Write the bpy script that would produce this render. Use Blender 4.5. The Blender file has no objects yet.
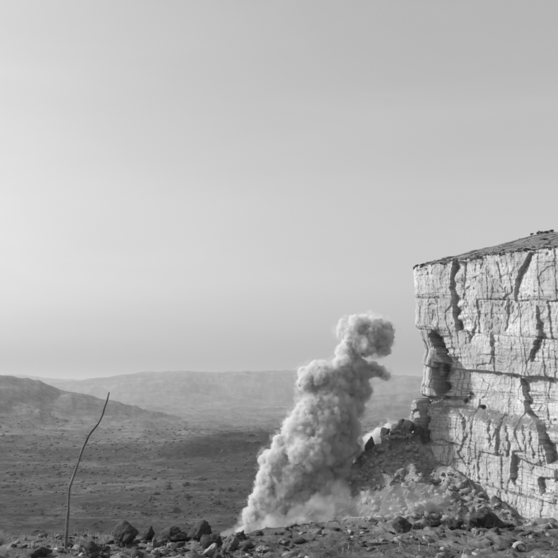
import bpy, bmesh, math, random
import numpy as np
from mathutils import Vector, Matrix

R = math.radians
random.seed(7)
scene = bpy.context.scene
COL = scene.collection

# ------------------------------------------------------------------ camera
FPX = 810.0                    # focal length in photograph pixels (558 px wide)
HOR = 400.0                    # row of the true horizon in the photograph
PITCH = math.atan((HOR - 279.0) / FPX)
cam_data = bpy.data.cameras.new('camera')
cam_data.sensor_width = 36.0
cam_data.lens = FPX / 558.0 * 36.0
cam_data.clip_start = 0.1
cam_data.clip_end = 60000.0
cam = bpy.data.objects.new('camera', cam_data)
COL.objects.link(cam)
cam.location = (0, 0, 0)
cam.rotation_euler = (R(90) + PITCH, 0, 0)
scene.camera = cam

# ------------------------------------------------------------------ sky, sun, exposure
SUN_EL, SUN_AZ = R(31.0), math.atan2(-0.98, 0.15)      # azimuth from +Y towards +X
SUN_DIR = Vector((math.sin(SUN_AZ) * math.cos(SUN_EL), math.cos(SUN_AZ) * math.cos(SUN_EL), math.sin(SUN_EL)))
world = bpy.data.worlds.new('World')
scene.world = world
world.use_nodes = True
wn = world.node_tree
wn.nodes.clear()
sky = wn.nodes.new('ShaderNodeTexSky')
sky.sky_type = 'NISHITA'
sky.sun_disc = False
sky.sun_elevation = SUN_EL
sky.sun_rotation = SUN_AZ
sky.air_density = 1.0
sky.dust_density = 3.0
sky.ozone_density = 1.0
sep = wn.nodes.new('ShaderNodeSeparateColor')          # blue-sensitive black-and-white film
wbg = wn.nodes.new('ShaderNodeBackground')
wbg.inputs['Strength'].default_value = 0.15
wout = wn.nodes.new('ShaderNodeOutputWorld')
wn.links.new(sky.outputs[0], sep.inputs[0])
# thin high streaks of cloud over the whole sky
wco = wn.nodes.new('ShaderNodeTexCoord')
wmp = wn.nodes.new('ShaderNodeMapping')
wmp.inputs['Scale'].default_value = (1.6, 1.6, 9.0)
wnz = wn.nodes.new('ShaderNodeTexNoise')
wnz.inputs['Scale'].default_value = 1.3
wnz.inputs['Detail'].default_value = 5
wnz.inputs['Distortion'].default_value = 0.6
wmr = wn.nodes.new('ShaderNodeMapRange')
wmr.inputs['From Min'].default_value = 0.40
wmr.inputs['From Max'].default_value = 0.75
wmr.inputs['To Min'].default_value = 1.0
wmr.inputs['To Max'].default_value = 1.07
wml = wn.nodes.new('ShaderNodeMath')
wml.operation = 'MULTIPLY'
wn.links.new(wco.outputs['Generated'], wmp.inputs['Vector'])
wn.links.new(wmp.outputs[0], wnz.inputs['Vector'])
wn.links.new(wnz.outputs['Fac'], wmr.inputs['Value'])
wn.links.new(sep.outputs[2], wml.inputs[0])
wn.links.new(wmr.outputs[0], wml.inputs[1])
wn.links.new(wml.outputs[0], wbg.inputs['Color'])
wn.links.new(wbg.outputs[0], wout.inputs['Surface'])

sun_data = bpy.data.lights.new('sun', 'SUN')
sun_data.energy = 4.8
sun_data.angle = R(0.6)
sun = bpy.data.objects.new('sun', sun_data)
sun.rotation_euler = SUN_DIR.to_track_quat('Z', 'Y').to_euler()
COL.objects.link(sun)

vs = scene.view_settings
vs.view_transform = 'Standard'
vs.look = 'None'
vs.exposure = 0.0
vs.gamma = 1.0
vs.use_curve_mapping = False
scene.render.engine = 'CYCLES'
cy = scene.cycles
cy.use_denoising = True
cy.filter_width = 2.0
cy.max_bounces = 10
cy.volume_bounces = 5
cy.transparent_max_bounces = 16
cy.volume_step_rate = 1.0
cy.volume_max_steps = 256

# ------------------------------------------------------------------ helpers
CP, SP = math.cos(PITCH), math.sin(PITCH)


def W(x, y, Y):
    """Photograph pixel and forward distance -> point in the place."""
    u, v = (x - 279.0) / FPX, (279.0 - y) / FPX
    fy, fz = CP - SP * v, SP + CP * v
    return np.array([u * Y / fy, Y, fz * Y / fy])


def proj(P):
    """World points (n,3) -> photograph pixels."""
    d = P[..., 1] * CP + P[..., 2] * SP
    v = -P[..., 1] * SP + P[..., 2] * CP
    return 279.0 + FPX * P[..., 0] / d, 279.0 - FPX * v / d


def _hash(ix, iy, iz, seed):
    h = (ix * 374761393 + iy * 668265263 + iz * 2147483647 + seed * 1274126177) & 0xFFFFFFFF
    h = ((h ^ (h >> 13)) * 1274126177) & 0xFFFFFFFF
    h = ((h ^ (h >> 16)) * 2246822519) & 0xFFFFFFFF
    return ((h ^ (h >> 15)) & 0xFFFFFF) / float(0xFFFFFF)


def vnoise(x, y, z, seed=0):
    x, y, z = np.broadcast_arrays(np.asarray(x, float), np.asarray(y, float), np.asarray(z, float))
    fx, fy, fz = np.floor(x), np.floor(y), np.floor(z)
    ix, iy, iz = fx.astype(np.int64), fy.astype(np.int64), fz.astype(np.int64)
    a, b, c = x - fx, y - fy, z - fz
    a, b, c = a * a * (3 - 2 * a), b * b * (3 - 2 * b), c * c * (3 - 2 * c)
    out = 0
    for dx in (0, 1):
        wx = a if dx else 1 - a
        for dy in (0, 1):
            wy = b if dy else 1 - b
            for dz in (0, 1):
                wz = c if dz else 1 - c
                out = out + wx * wy * wz * _hash(ix + dx, iy + dy, iz + dz, seed)
    return out * 2 - 1


def fbm(x, y, z, octaves=4, seed=0, gain=0.5, ridge=False):
    s, a, f, t = 0, 1.0, 1.0, 0
    for o in range(octaves):
        n = vnoise(x * f + 17.3 * o, y * f - 9.1 * o, z * f + 4.7 * o, seed + o)
        if ridge:
            n = 1 - 2 * np.abs(n)
        s = s + a * n
        t += a
        a *= gain
        f *= 2.03
    return s / t


def worley(x, y, seed=0):
    """Cellular noise: (random value of the nearest cell, distance to the border)."""
    fx, fy = np.floor(x).astype(np.int64), np.floor(y).astype(np.int64)
    d1 = np.full(np.shape(x), 9.0); d2 = d1.copy(); val = np.zeros(np.shape(x))
    for dx in (-1, 0, 1):
        for dy in (-1, 0, 1):
            cx, cy = fx + dx, fy + dy
            px = cx + 0.1 + 0.8 * _hash(cx, cy, 0 * cx, seed)
            py = cy + 0.1 + 0.8 * _hash(cx, cy, 0 * cx + 1, seed)
            d = np.sqrt((x - px) ** 2 + (y - py) ** 2)
            c = d < d1
            d2 = np.where(c, d1, np.minimum(d2, d))
            val = np.where(c, _hash(cx, cy, 0 * cx + 2, seed), val)
            d1 = np.where(c, d, d1)
    return val * 2 - 1, d2 - d1


def mesh_from(name, verts, faces, mat, parent=None, smooth=False):
    me = bpy.data.meshes.new(name)
    verts = np.ascontiguousarray(verts, dtype=np.float32)
    faces = np.ascontiguousarray(faces, dtype=np.int32)
    n = faces.shape[1]
    me.vertices.add(len(verts))
    me.vertices.foreach_set('co', verts.ravel())
    me.loops.add(faces.size)
    me.loops.foreach_set('vertex_index', faces.ravel())
    me.polygons.add(len(faces))
    me.polygons.foreach_set('loop_start', np.arange(0, faces.size, n, dtype=np.int32))
    me.polygons.foreach_set('loop_total', np.full(len(faces), n, dtype=np.int32))
    me.update(calc_edges=True)
    me.validate()
    if smooth:
        me.polygons.foreach_set('use_smooth', np.ones(len(me.polygons), dtype=bool))
    if mat:
        me.materials.append(mat)
    o = bpy.data.objects.new(name, me)
    COL.objects.link(o)
    o.parent = parent
    return o


def grid_faces(nu, nv):
    i = np.arange(nu * nv).reshape(nu, nv)
    return np.stack([i[:-1, :-1], i[1:, :-1], i[1:, 1:], i[:-1, 1:]], -1).reshape(-1, 4)


def tag(o, label=None, cat=None, group=None, kind=None):
    if label:
        o['label'] = label
    if cat:
        o['category'] = cat
    if group:
        o['group'] = group
    if kind:
        o['kind'] = kind
    return o


def empty(name, loc=(0, 0, 0)):
    o = bpy.data.objects.new(name, None)
    o.location = loc
    o.empty_display_size = 0.3
    COL.objects.link(o)
    return o


# ------------------------------------------------------------------ materials (all neutral grey: black-and-white film)
class NT:
    def __init__(self, name):
        self.m = bpy.data.materials.new(name)
        self.m.use_nodes = True
        self.t = self.m.node_tree
        self.t.nodes.clear()
        self.out = self.t.nodes.new('ShaderNodeOutputMaterial')
        self.co = self.t.nodes.new('ShaderNodeTexCoord')

    def n(self, typ, **kw):
        nd = self.t.nodes.new(typ)
        for k, v in kw.items():
            setattr(nd, k, v)
        return nd

    def link(self, a, b):
        self.t.links.new(a, b)

    def mapping(self, scale=(1, 1, 1), rot=(0, 0, 0)):
        mp = self.n('ShaderNodeMapping')
        mp.inputs['Scale'].default_value = scale
        mp.inputs['Rotation'].default_value = rot
        self.link(self.co.outputs['Object'], mp.inputs['Vector'])
        return mp.outputs[0]

    def noise(self, vec, scale, detail=5, rough=0.6, dist=0.0):
        nd = self.n('ShaderNodeTexNoise')
        nd.inputs['Scale'].default_value = scale
        nd.inputs['Detail'].default_value = detail
        nd.inputs['Roughness'].default_value = rough
        nd.inputs['Distortion'].default_value = dist
        self.link(vec, nd.inputs['Vector'])
        return nd.outputs['Fac']

    def ramp(self, fac, stops):
        r = self.n('ShaderNodeValToRGB')
        el = r.color_ramp.elements
        while len(el) < len(stops):
            el.new(0.5)
        for e, (p, v) in zip(el, stops):
            e.position = p
            e.color = (v, v, v, 1)
        self.link(fac, r.inputs[0])
        return r.outputs[0]

    def math(self, op, a, b=None):
        m = self.n('ShaderNodeMath', operation=op)
        for i, q in enumerate((a, b)):
            if q is None:
                continue
            if isinstance(q, (int, float)):
                m.inputs[i].default_value = q
            else:
                self.link(q, m.inputs[i])
        return m.outputs[0]

    def surface(self, color, height=None, strength=0.5, dist=0.1, rough=0.9):
        b = self.n('ShaderNodeBsdfPrincipled')
        b.inputs['Roughness'].default_value = rough
        b.inputs['Specular IOR Level'].default_value = 0.2
        if isinstance(color, (int, float)):
            b.inputs['Base Color'].default_value = (color, color, color, 1)
        else:
            self.link(color, b.inputs['Base Color'])
        if height is not None:
            bp = self.n('ShaderNodeBump')
            bp.inputs['Strength'].default_value = strength
            bp.inputs['Distance'].default_value = dist
            self.link(height, bp.inputs['Height'])
            self.link(bp.outputs[0], b.inputs['Normal'])
        self.link(b.outputs[0], self.out.inputs['Surface'])
        return self.m


def mat_limestone():
    k = NT('limestone')
    v = k.mapping()
    big = k.ramp(k.noise(v, 0.16, 4, 0.6), [(0.32, 0.34), (0.68, 0.54)])
    fine = k.ramp(k.noise(v, 2.2, 6, 0.75), [(0.28, 0.55), (0.40, 0.95), (0.7, 1.06)])
    streak = k.ramp(k.noise(k.mapping((2.2, 2.2, 0.22)), 1.0, 5, 0.7), [(0.32, 0.58), (0.47, 0.97), (1, 1.05)])
    bed = k.ramp(k.noise(k.mapping((0.10, 0.10, 3.4)), 1.0, 6, 0.75), [(0.30, 0.66), (0.45, 1.0), (1, 1.05)])
    c = k.math('MULTIPLY', k.math('MULTIPLY', big, fine), k.math('MULTIPLY', streak, bed))
    h = k.math('ADD', k.noise(v, 3.0, 8, 0.75), k.noise(k.mapping((0.3, 0.3, 3.5)), 1.0, 4, 0.7))
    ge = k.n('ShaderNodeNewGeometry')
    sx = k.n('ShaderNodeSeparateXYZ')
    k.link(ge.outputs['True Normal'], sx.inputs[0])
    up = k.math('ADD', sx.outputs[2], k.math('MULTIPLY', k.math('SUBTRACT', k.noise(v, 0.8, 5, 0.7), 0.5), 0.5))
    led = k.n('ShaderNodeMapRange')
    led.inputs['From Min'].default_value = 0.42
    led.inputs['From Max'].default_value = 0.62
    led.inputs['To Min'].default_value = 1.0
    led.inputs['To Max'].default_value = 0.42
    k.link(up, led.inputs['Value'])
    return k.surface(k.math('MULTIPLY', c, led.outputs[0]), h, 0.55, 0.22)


def mat_ground():
    k = NT('scrub_ground')
    v = k.mapping()
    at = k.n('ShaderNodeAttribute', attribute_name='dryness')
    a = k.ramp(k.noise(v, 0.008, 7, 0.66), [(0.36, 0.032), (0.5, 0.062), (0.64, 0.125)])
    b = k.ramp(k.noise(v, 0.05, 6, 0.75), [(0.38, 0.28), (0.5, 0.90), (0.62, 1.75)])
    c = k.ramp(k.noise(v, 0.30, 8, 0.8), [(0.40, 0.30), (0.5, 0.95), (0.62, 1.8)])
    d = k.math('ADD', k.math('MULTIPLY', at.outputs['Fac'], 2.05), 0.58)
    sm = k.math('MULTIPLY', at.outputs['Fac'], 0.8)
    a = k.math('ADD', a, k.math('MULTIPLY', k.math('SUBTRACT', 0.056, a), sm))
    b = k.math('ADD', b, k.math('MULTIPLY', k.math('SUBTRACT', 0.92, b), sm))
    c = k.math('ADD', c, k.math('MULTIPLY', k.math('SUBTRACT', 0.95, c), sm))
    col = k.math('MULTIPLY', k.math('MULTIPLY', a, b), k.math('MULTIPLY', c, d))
    h = k.math('ADD', k.noise(v, 0.4, 8, 0.8), k.math('MULTIPLY', k.noise(v, 0.06, 4, 0.6), 3.0))
    return k.surface(col, h, 0.45, 1.0)


def mat_talus():
    k = NT('talus_rubble')
    v = k.mapping()
    a = k.ramp(k.noise(v, 0.14, 5, 0.65), [(0.36, 0.10), (0.5, 0.20), (0.66, 0.40)])
    c = k.ramp(k.noise(v, 1.6, 8, 0.78), [(0.34, 0.5), (0.5, 0.95), (0.68, 1.45)])
    col = k.math('MULTIPLY', a, c)
    h = k.noise(v, 1.8, 8, 0.75)
    return k.surface(col, h, 0.9, 0.5)


def mat_rock(name, dark, light, scale=6.0, dist=0.04):
    k = NT(name)
    v = k.mapping()
    col = k.math('MULTIPLY', k.ramp(k.noise(v, scale * 0.35, 5, 0.65), [(0.3, dark), (0.7, light)]),
                 k.ramp(k.noise(v, scale * 3, 7, 0.75), [(0.32, 0.6), (0.5, 0.98), (0.7, 1.3)]))
    return k.surface(col, k.noise(v, scale * 2, 8, 0.75), 0.8, dist)


def mat_grass(name, lo, hi, scale):
    k = NT(name)
    v = k.mapping()
    col = k.math('MULTIPLY', k.ramp(k.noise(v, scale * 0.2, 5, 0.65), [(0.32, lo), (0.68, hi)]),
                 k.ramp(k.noise(v, scale * 2, 7, 0.75), [(0.34, 0.55), (0.5, 0.98), (0.68, 1.35)]))
    return k.surface(col, k.noise(v, scale * 2.5, 8, 0.75), 0.8, 0.3 / scale)


def mat_ledge():
    k = NT('stony_ledge')
    v = k.mapping()
    a = k.ramp(k.noise(v, 0.9, 6, 0.65), [(0.34, 0.065), (0.5, 0.15), (0.66, 0.27)])
    c = k.ramp(k.noise(v, 14.0, 8, 0.78), [(0.34, 0.45), (0.5, 0.95), (0.68, 1.5)])
    h = k.noise(v, 16.0, 8, 0.8)
    return k.surface(k.math('MULTIPLY', a, c), h, 0.9, 0.05)


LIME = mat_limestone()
LEDGE = mat_ledge()
GROUND = mat_ground()
TALUS = mat_talus()
CAP = mat_grass('dry_grass_slope', 0.15, 0.27, 1.6)
ROCK_D = mat_rock('dark_rock', 0.04, 0.10)
ROCK_M = mat_rock('grey_rock', 0.13, 0.26)
ROCK_L = mat_rock('pale_rock', 0.24, 0.42)
BLOCK = mat_rock('talus_block', 0.12, 0.38, 1.2, 0.15)
OUTCROP = mat_rock('outcrop_rock', 0.03, 0.075, 0.6, 0.3)
LEAF = mat_grass('scrub_leaf', 0.03, 0.08, 2.0)
STRAW = mat_grass('dry_stalk', 0.22, 0.42, 20.0)
BARK = mat_rock('bark', 0.07, 0.2, 30.0, 0.004)
DUST = mat_rock('pale_track', 0.34, 0.46, 1.0, 0.03)

# ------------------------------------------------------------------ ground sheet: ledge, valley, hills
VALLEY = -50.0


def ridge_keys(keys, depth):
    xs = np.array([k[0] for k in keys], float)
    zs = np.array([W(279, k[1], depth)[2] for k in keys])
    return xs, zs


RIDGES = [  # (depth, front slope length, back length, keys (photo column, photo row of the crest))
    (780.0, 90.0, 160.0, [(-600, 470), (60, 478), (100, 468), (130, 460), (155, 453), (180, 446), (210, 438), (240, 432), (262, 433), (300, 442), (340, 452), (420, 440), (700, 430), (1500, 440)]),
    (1150.0, 330.0, 300.0, [(-600, 440), (0, 447), (60, 446), (120, 452), (160, 452), (200, 446), (260, 440), (330, 436), (400, 430), (700, 420), (1500, 420)]),
    (1750.0, 620.0, 700.0, [(-900, 352), (-300, 368), (-60, 374), (8, 379), (40, 383), (60, 392), (85, 396), (110, 402), (135, 408), (150, 413), (172, 419), (195, 425), (215, 431), (240, 440), (300, 450), (1500, 450)]),
    (2600.0, 700.0, 900.0, [(-900, 400), (0, 415), (130, 420), (190, 426), (230, 424), (270, 418), (310, 409), (345, 403), (380, 397), (420, 393), (600, 384), (1500, 380)]),
    (3400.0, 800.0, 900.0, [(-900, 400), (60, 408), (100, 405), (150, 405), (200, 408), (250, 408), (300, 402), (350, 398), (420, 392), (1500, 390)]),
    (4800.0, 1500.0, 1500.0, [(-900, 395), (20, 388), (60, 383.5), (95, 379), (125, 375.5), (150, 373), (185, 371.5), (215, 372.5), (260, 371.5), (300, 370), (340, 371.5), (375, 374), (420, 377), (500, 381), (700, 376), (1500, 380)]),
    (6200.0, 1000.0, 1500.0, [(-900, 370), (-100, 374), (20, 376), (60, 380), (110, 383), (300, 383), (1500, 384)]),
]


def ground_height(X, Y):
    r = np.sqrt(X * X + Y * Y)
    th = np.arctan2(X, Y)
    px = 279.0 + FPX * 1.01 * np.tan(np.clip(th, -R(58), R(58)))
    far = np.clip((np.abs(th) - R(60)) / R(50), 0, 1)
    far = far * far * (3 - 2 * far)
    edge = 12.6 + 1.6 * np.clip((px - 200) / 300, 0, 1) + 0.8 * fbm(px / 60, 0, 0, 3, 5) + far * 400
    near = -1.6 - 0.03 * np.minimum(r, edge) - 0.62 * np.maximum(r - edge, 0)
    valley = VALLEY + 9.0 * fbm(X / 150, Y / 150, 0, 5, 11) + np.clip((r - 300) / 900, 0, 1) * 3
    k = 3.0
    z = np.logaddexp(near / k, valley / k) * k
    z = np.where(r < edge, near, z)
    hill = np.full_like(z, -60.0)
    for i, (dep, fl, bl, keys) in enumerate(RIDGES):
        kx, kz = ridge_keys(keys, dep)
        dd = dep * (1 + 0.10 * fbm(px / 140, i * 3.1, 0, 3, 31 + i))
        zc = np.interp(px, kx, kz) * dd / dep
        zc = zc + dep * (0.0016 if dep < 2000 else 0.0010) * fbm(px / 22, i * 7.7, 0, 4, 61 + i)
        q = (r - dd)
        t = np.where(q < 0, np.clip(-q / fl, 0, 1), np.clip(q / bl, 0, 1))
        prof = 0.5 + 0.5 * np.cos(np.pi * t ** 0.8)
        rough = dep * (0.017 if dep < 2000 else 0.009) * fbm(X / (dep * 0.10), Y / (dep * 0.10), i, 5, 91 + i, ridge=True) * np.clip(t * 2.0, 0, 1) * (1 - t)
        zi = -55 + (zc + 55) * prof + rough
        hill = np.maximum(hill, zi)
    z = np.where(r > 200, np.maximum(z, hill), z)
    z = z + np.where(r > 150, np.clip(r / 700, 0.3, 2.5) * (2.4 * fbm(X / 34, Y / 34, 0, 5, 201, gain=0.6) + 2.2 * fbm(X / 75, Y / 75, 0, 4, 207, ridge=True)), 0)
    lump = 0.16 * fbm(X / 1.4, Y / 1.4, 0, 4, 300) + 0.07 * fbm(X / 0.35, Y / 0.35, 0, 4, 310, ridge=True)
    z = z + np.where(r < 60, lump * np.clip((r - 1) / 3, 0.15, 1), 0)
    return z


th_in = np.linspace(R(-24), R(24), 600)
th_out = np.concatenate([np.linspace(R(-180), R(-24.5), 70), th_in, np.linspace(R(24.5), R(180), 70)])
rings = np.concatenate([np.linspace(0.3, 8, 16), np.linspace(8.05, 17, 200), np.geomspace(17.5, 220, 50),
                        np.geomspace(223, 1000, 190), np.geomspace(1008, 8200, 170)])
TT, RR = np.meshgrid(th_out, rings, indexing='ij')
GX, GY = RR * np.sin(TT), RR * np.cos(TT)
GZ = ground_height(GX, GY)
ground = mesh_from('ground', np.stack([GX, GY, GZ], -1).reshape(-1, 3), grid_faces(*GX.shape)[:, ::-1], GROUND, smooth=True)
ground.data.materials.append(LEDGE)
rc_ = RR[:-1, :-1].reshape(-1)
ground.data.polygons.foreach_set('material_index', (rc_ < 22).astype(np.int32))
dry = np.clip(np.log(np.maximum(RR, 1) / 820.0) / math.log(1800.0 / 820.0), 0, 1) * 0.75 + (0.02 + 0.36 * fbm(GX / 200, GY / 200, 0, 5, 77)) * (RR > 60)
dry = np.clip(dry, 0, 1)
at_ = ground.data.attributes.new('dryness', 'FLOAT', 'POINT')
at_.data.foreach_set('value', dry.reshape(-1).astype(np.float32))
tag(ground, 'dark scrubby valley floor and rolling hills below the rocky ledge', kind='structure')

# ------------------------------------------------------------------ cliff
K = 1.5
P0 = np.array([17.4 * K, 100.0 * K])
P1 = np.array([29.0 * K, 86.0 * K])
TAN = (P1 - P0) / np.linalg.norm(P1 - P0)
NRM = np.array([TAN[1], -TAN[0]])
if NRM[0] > 0:
    NRM = -NRM
S1 = float(np.linalg.norm(P1 - P0))

# plan curve: back side, rounded corner, face
s_face = np.concatenate([np.linspace(0, S1 + 1.5, 520), np.linspace(S1 + 1.9, S1 + 60, 60)])
pl_pos, pl_nrm, pl_s = [], [], []
rad, turn = 2.2, R(125)
cc = P0 - NRM * rad
a0 = math.atan2(NRM[1], NRM[0])
arc = np.linspace(turn, 0.02, 70)
for a in arc:
    n_ = np.array([math.cos(a0 - a), math.sin(a0 - a)])
    pl_pos.append(cc + n_ * rad); pl_nrm.append(n_); pl_s.append(-a * rad)
n_end = pl_nrm[0]
t_end = np.array([n_end[1], -n_end[0]])
if np.dot(t_end, np.array([0.7, 0.7])) < 0:
    t_end = -t_end
back = [(pl_pos[0] + t_end * d, n_end, pl_s[0] - d) for d in np.linspace(70, 0.5, 60)]
pl_pos = [b[0] for b in back] + pl_pos + [P0 + TAN * s for s in s_face]
pl_nrm = [b[1] for b in back] + pl_nrm + [NRM for s in s_face]
pl_s = np.array([b[2] for b in back] + list(pl_s) + list(s_face))
pl_pos, pl_nrm = np.array(pl_pos), np.array(pl_nrm)
N_S = len(pl_s)


def on_face(x, y):
    """Pixel -> (s, z) on the base plane of the cliff face."""
    u, v = (x - 279.0) / FPX, (279.0 - y) / FPX
    d = np.array([u, CP - SP * v, SP + CP * v])
    t = np.dot(P0, NRM) / np.dot(d[:2], NRM)
    p = d * t
    return float(np.dot(p[:2] - P0, TAN)), float(p[2])


def face_line(keys):
    a = np.array([on_face(x, y) for x, y in keys])
    return a[:, 0], a[:, 1]


top_s, top_z = face_line([(420, 266), (440, 264), (460, 260.5), (480, 257), (500, 254.5), (520, 252), (552, 249)])


def z_top(s):
    z = np.interp(s, top_s, top_z)
    z = np.where(s > top_s[-1], top_z[-1] - 0.06 * (s - top_s[-1]), z)
    z = np.where(s < 0, top_z[0] + 0.05 * s * 0, z)
    return z + 0.45 * fbm(s / 2.2, 0, 0, 5, 401, gain=0.65) - 0.35 * (vnoise(s / 0.9, 3, 0, 403) > 0.35)


N_Z = 540
Z_BOT = -30.0
zt = z_top(pl_s)
fr = np.linspace(0, 1, N_Z)
SS = np.repeat(pl_s[:, None], N_Z, 1)
ZZ = zt[:, None] + (Z_BOT - zt[:, None]) * fr[None, :]
BASE = np.stack([np.repeat(pl_pos[:, 0][:, None], N_Z, 1), np.repeat(pl_pos[:, 1][:, None], N_Z, 1), ZZ], -1)
NX, NY = pl_nrm[:, 0][:, None], pl_nrm[:, 1][:, None]

# dipping strata: rows of the photograph at the corner (x=420) and at the right (x=552)
STRATA = [(297, 301), (329, 339), (364, 377), (400, 421), (432, 465), (462, 497)]
st_z = []
for yl, yr in STRATA:
    sa, za = on_face(420, yl)
    sb, zb = on_face(552, yr)
    st_z.append(za + (zb - za) * (np.clip(pl_s, -40, 60) - sa) / (sb - sa))
st_z = np.array(st_z)                                    # (6, N_S)


def step(a, lo, hi):
    t = np.clip((a - lo) / (hi - lo), 0, 1)
    return t * t * (3 - 2 * t)


# terraced profile: upper band, set-back slab, scree terrace, lower band, foot
wob = 0.6 * fbm(SS / 2.5, ZZ / 3.0, 0, 4, 411)
dz3 = st_z[2][:, None] + wob - ZZ                         # metres below the ledge
dz4 = st_z[3][:, None] + wob - ZZ
band = -0.7 * step(dz3, -0.05, 0.25) + 1.2 * step(dz3, 0.4, 5.5) + 2.6 * np.where(SS < 3.5, step(dz4 + 1.2 * wob, -0.5, 0.9), step(dz4, -1.0, 2.2)) + 1.6 * step(dz4, 6, 18)
band += 0.5 * step(-dz3, 0, 14) * 0.6                     # upper face leans out a little
JO = [0.26, 0.30, 0.0, 0.0, 0.42, 0.26]
for j, a in enumerate(JO):
    if a:
        dj = ZZ - st_z[j][:, None] - wob * 0.5
        a = a * np.clip(0.55 + 1.3 * fbm(SS / 4.0, j * 5.0, 0, 3, 415), 0.05, 1.3)
        band -= a * np.exp(-(dj / 0.14) ** 2)
        band -= a * 0.3 * step(dj, -0.3, 0.3) * np.exp(-np.maximum(dj, 0) / 2.5)
P = BASE.copy()
P[..., 0] += NX * band
P[..., 1] += NY * band
PX, PY = proj(P)

# cracks: (rows and left-hand columns of the protruding edge, depth in metres by row, recovery length)
CRACKS = [
    ([(262, 454), (268, 452), (277, 450), (288, 449.5), (299, 453), (313, 452), (330, 455)], [0.7, 1.1, 1.0, 1.1, 1.1, 1.5, 1.4], 1.8),
    ([(262, 462), (277, 464), (299, 461)], [0.3, 0.3, 0.2], 1.2),
    ([(331, 430), (336, 428.5), (341, 428.5), (347, 432.5), (356, 438), (362.5, 443)], [0.8, 2.2, 2.9, 2.9, 3.0, 2.8], 2.6),
    ([(363, 433), (368, 432.5), (388, 432.5), (399, 438)], [4.4, 4.3, 3.6, 1.2], 3.2),
    ([(397, 408), (410, 409), (425, 408), (445, 407)], [3.4, 3.5, 3.3, 3.0], 4.0),
    ([(253, 529), (264, 523), (272, 518), (280, 515), (290, 514), (302, 514)], [0.5, 0.8, 0.9, 0.8, 0.7, 0.3], 1.8),
    ([(306, 536), (325, 538), (336, 538), (347, 533), (361, 530)], [0.3, 0.7, 0.9, 0.8, 0.5], 1.8),
    ([(300, 507), (308, 505.5), (320, 505), (334, 504)], [0.1, 0.35, 0.3, 0.1], 1.2),
    ([(333, 491.5), (342, 491.5), (355, 492.5)], [0.2, 0.4, 0.15], 1.2),
    ([(316, 475), (333, 471.5), (338, 467)], [0.15, 0.3, 0.1], 1.0),
    ([(330, 466.5), (336, 467), (344, 467)], [0.25, 0.35, 0.1], 1.0),
    ([(262, 495), (270, 499), (285, 501)], [0.2, 0.25, 0.1], 1.0),
    ([(379, 521), (395, 523), (410, 526), (421, 535), (443, 541), (463, 547)], [0.8, 1.4, 1.5, 2.2, 2.2, 1.2], 3.5),
    ([(451, 512), (458, 512), (470, 509.5), (478, 510), (486, 514)], [0.4, 1.0, 1.6, 1.4, 0.3], 2.2),
    ([(478, 537), (484, 538), (493, 541)], [1.5, 1.6, 0.8], 2.4),
    ([(408, 457), (420, 461), (435, 465), (452, 458), (466, 466)], [0.15, 0.35, 0.35, 0.3, 0.2], 0.9),
    ([(420, 490), (440, 489), (447, 489)], [0.3, 0.35, 0.1], 0.9),
    ([(425, 504), (440, 505), (456, 506)], [0.3, 0.5, 0.5], 0.9),
    ([(425, 521), (450, 524)], [0.3, 0.2], 0.9),
    ([(432, 529), (458, 533)], [0.3, 0.25], 0.9),
    ([(372, 461), (395, 460)], [0.3, 0.35], 0.8),
    ([(372, 456), (395, 454)], [0.25, 0.3], 0.8),
    ([(490, 484), (512, 486)], [0.2, 0.25], 0.8),
    ([(492, 500), (512, 503)], [0.2, 0.2], 0.8),
]
px_per_s = FPX * 0.79 / 140.0
disp = np.zeros_like(band)
_zq = np.floor(ZZ / 0.75 + 0.5 * vnoise(SS / 4, ZZ / 3, 0, 422)).astype(np.int64)
jag = 2.0 * (_hash(_zq, 0 * _zq, 0 * _zq, 424) - 0.5) + 1.6 * fbm(ZZ / 2.2, SS / 9, 3.0, 3, 421)
for keys, dep, L in CRACKS:
    ys = np.array([k[0] for k in keys], float)
    xs = np.array([k[1] for k in keys], float)
    xl = np.interp(PY, ys, xs) + jag
    D = np.interp(PY, ys, dep) * np.clip(1 + 0.8 * fbm(ZZ / 1.2, SS / 9 + xs[0], 8.0, 3, 423), 0.3, 1.8)
    fade = step(PY, ys[0] - 1.2, ys[0] + 1.0) * (1 - step(PY, ys[-1] - 1.0, ys[-1] + 1.5))
    q = (PX - xl) / px_per_s
    disp -= fade * D * step(q, -0.02, 0.10) * np.exp(-np.maximum(q - 0.25, 0) / L)
# corner outline
cy_ = np.array([255, 325, 334, 342, 350, 358, 365, 372, 380, 394, 398, 402, 430, 460])
cd_ = np.array([0.0, 0.0, -0.6, -1.3, -1.9, -1.2, -0.9, -0.6, -1.0, -1.2, -2.2, -2.6, -2.2, -1.6]) - 0.4
disp += np.interp(PY, cy_, cd_) * np.exp(-np.maximum(SS, 0) / 1.6) * np.where(SS < 0, np.exp(SS / 8), 1)

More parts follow.
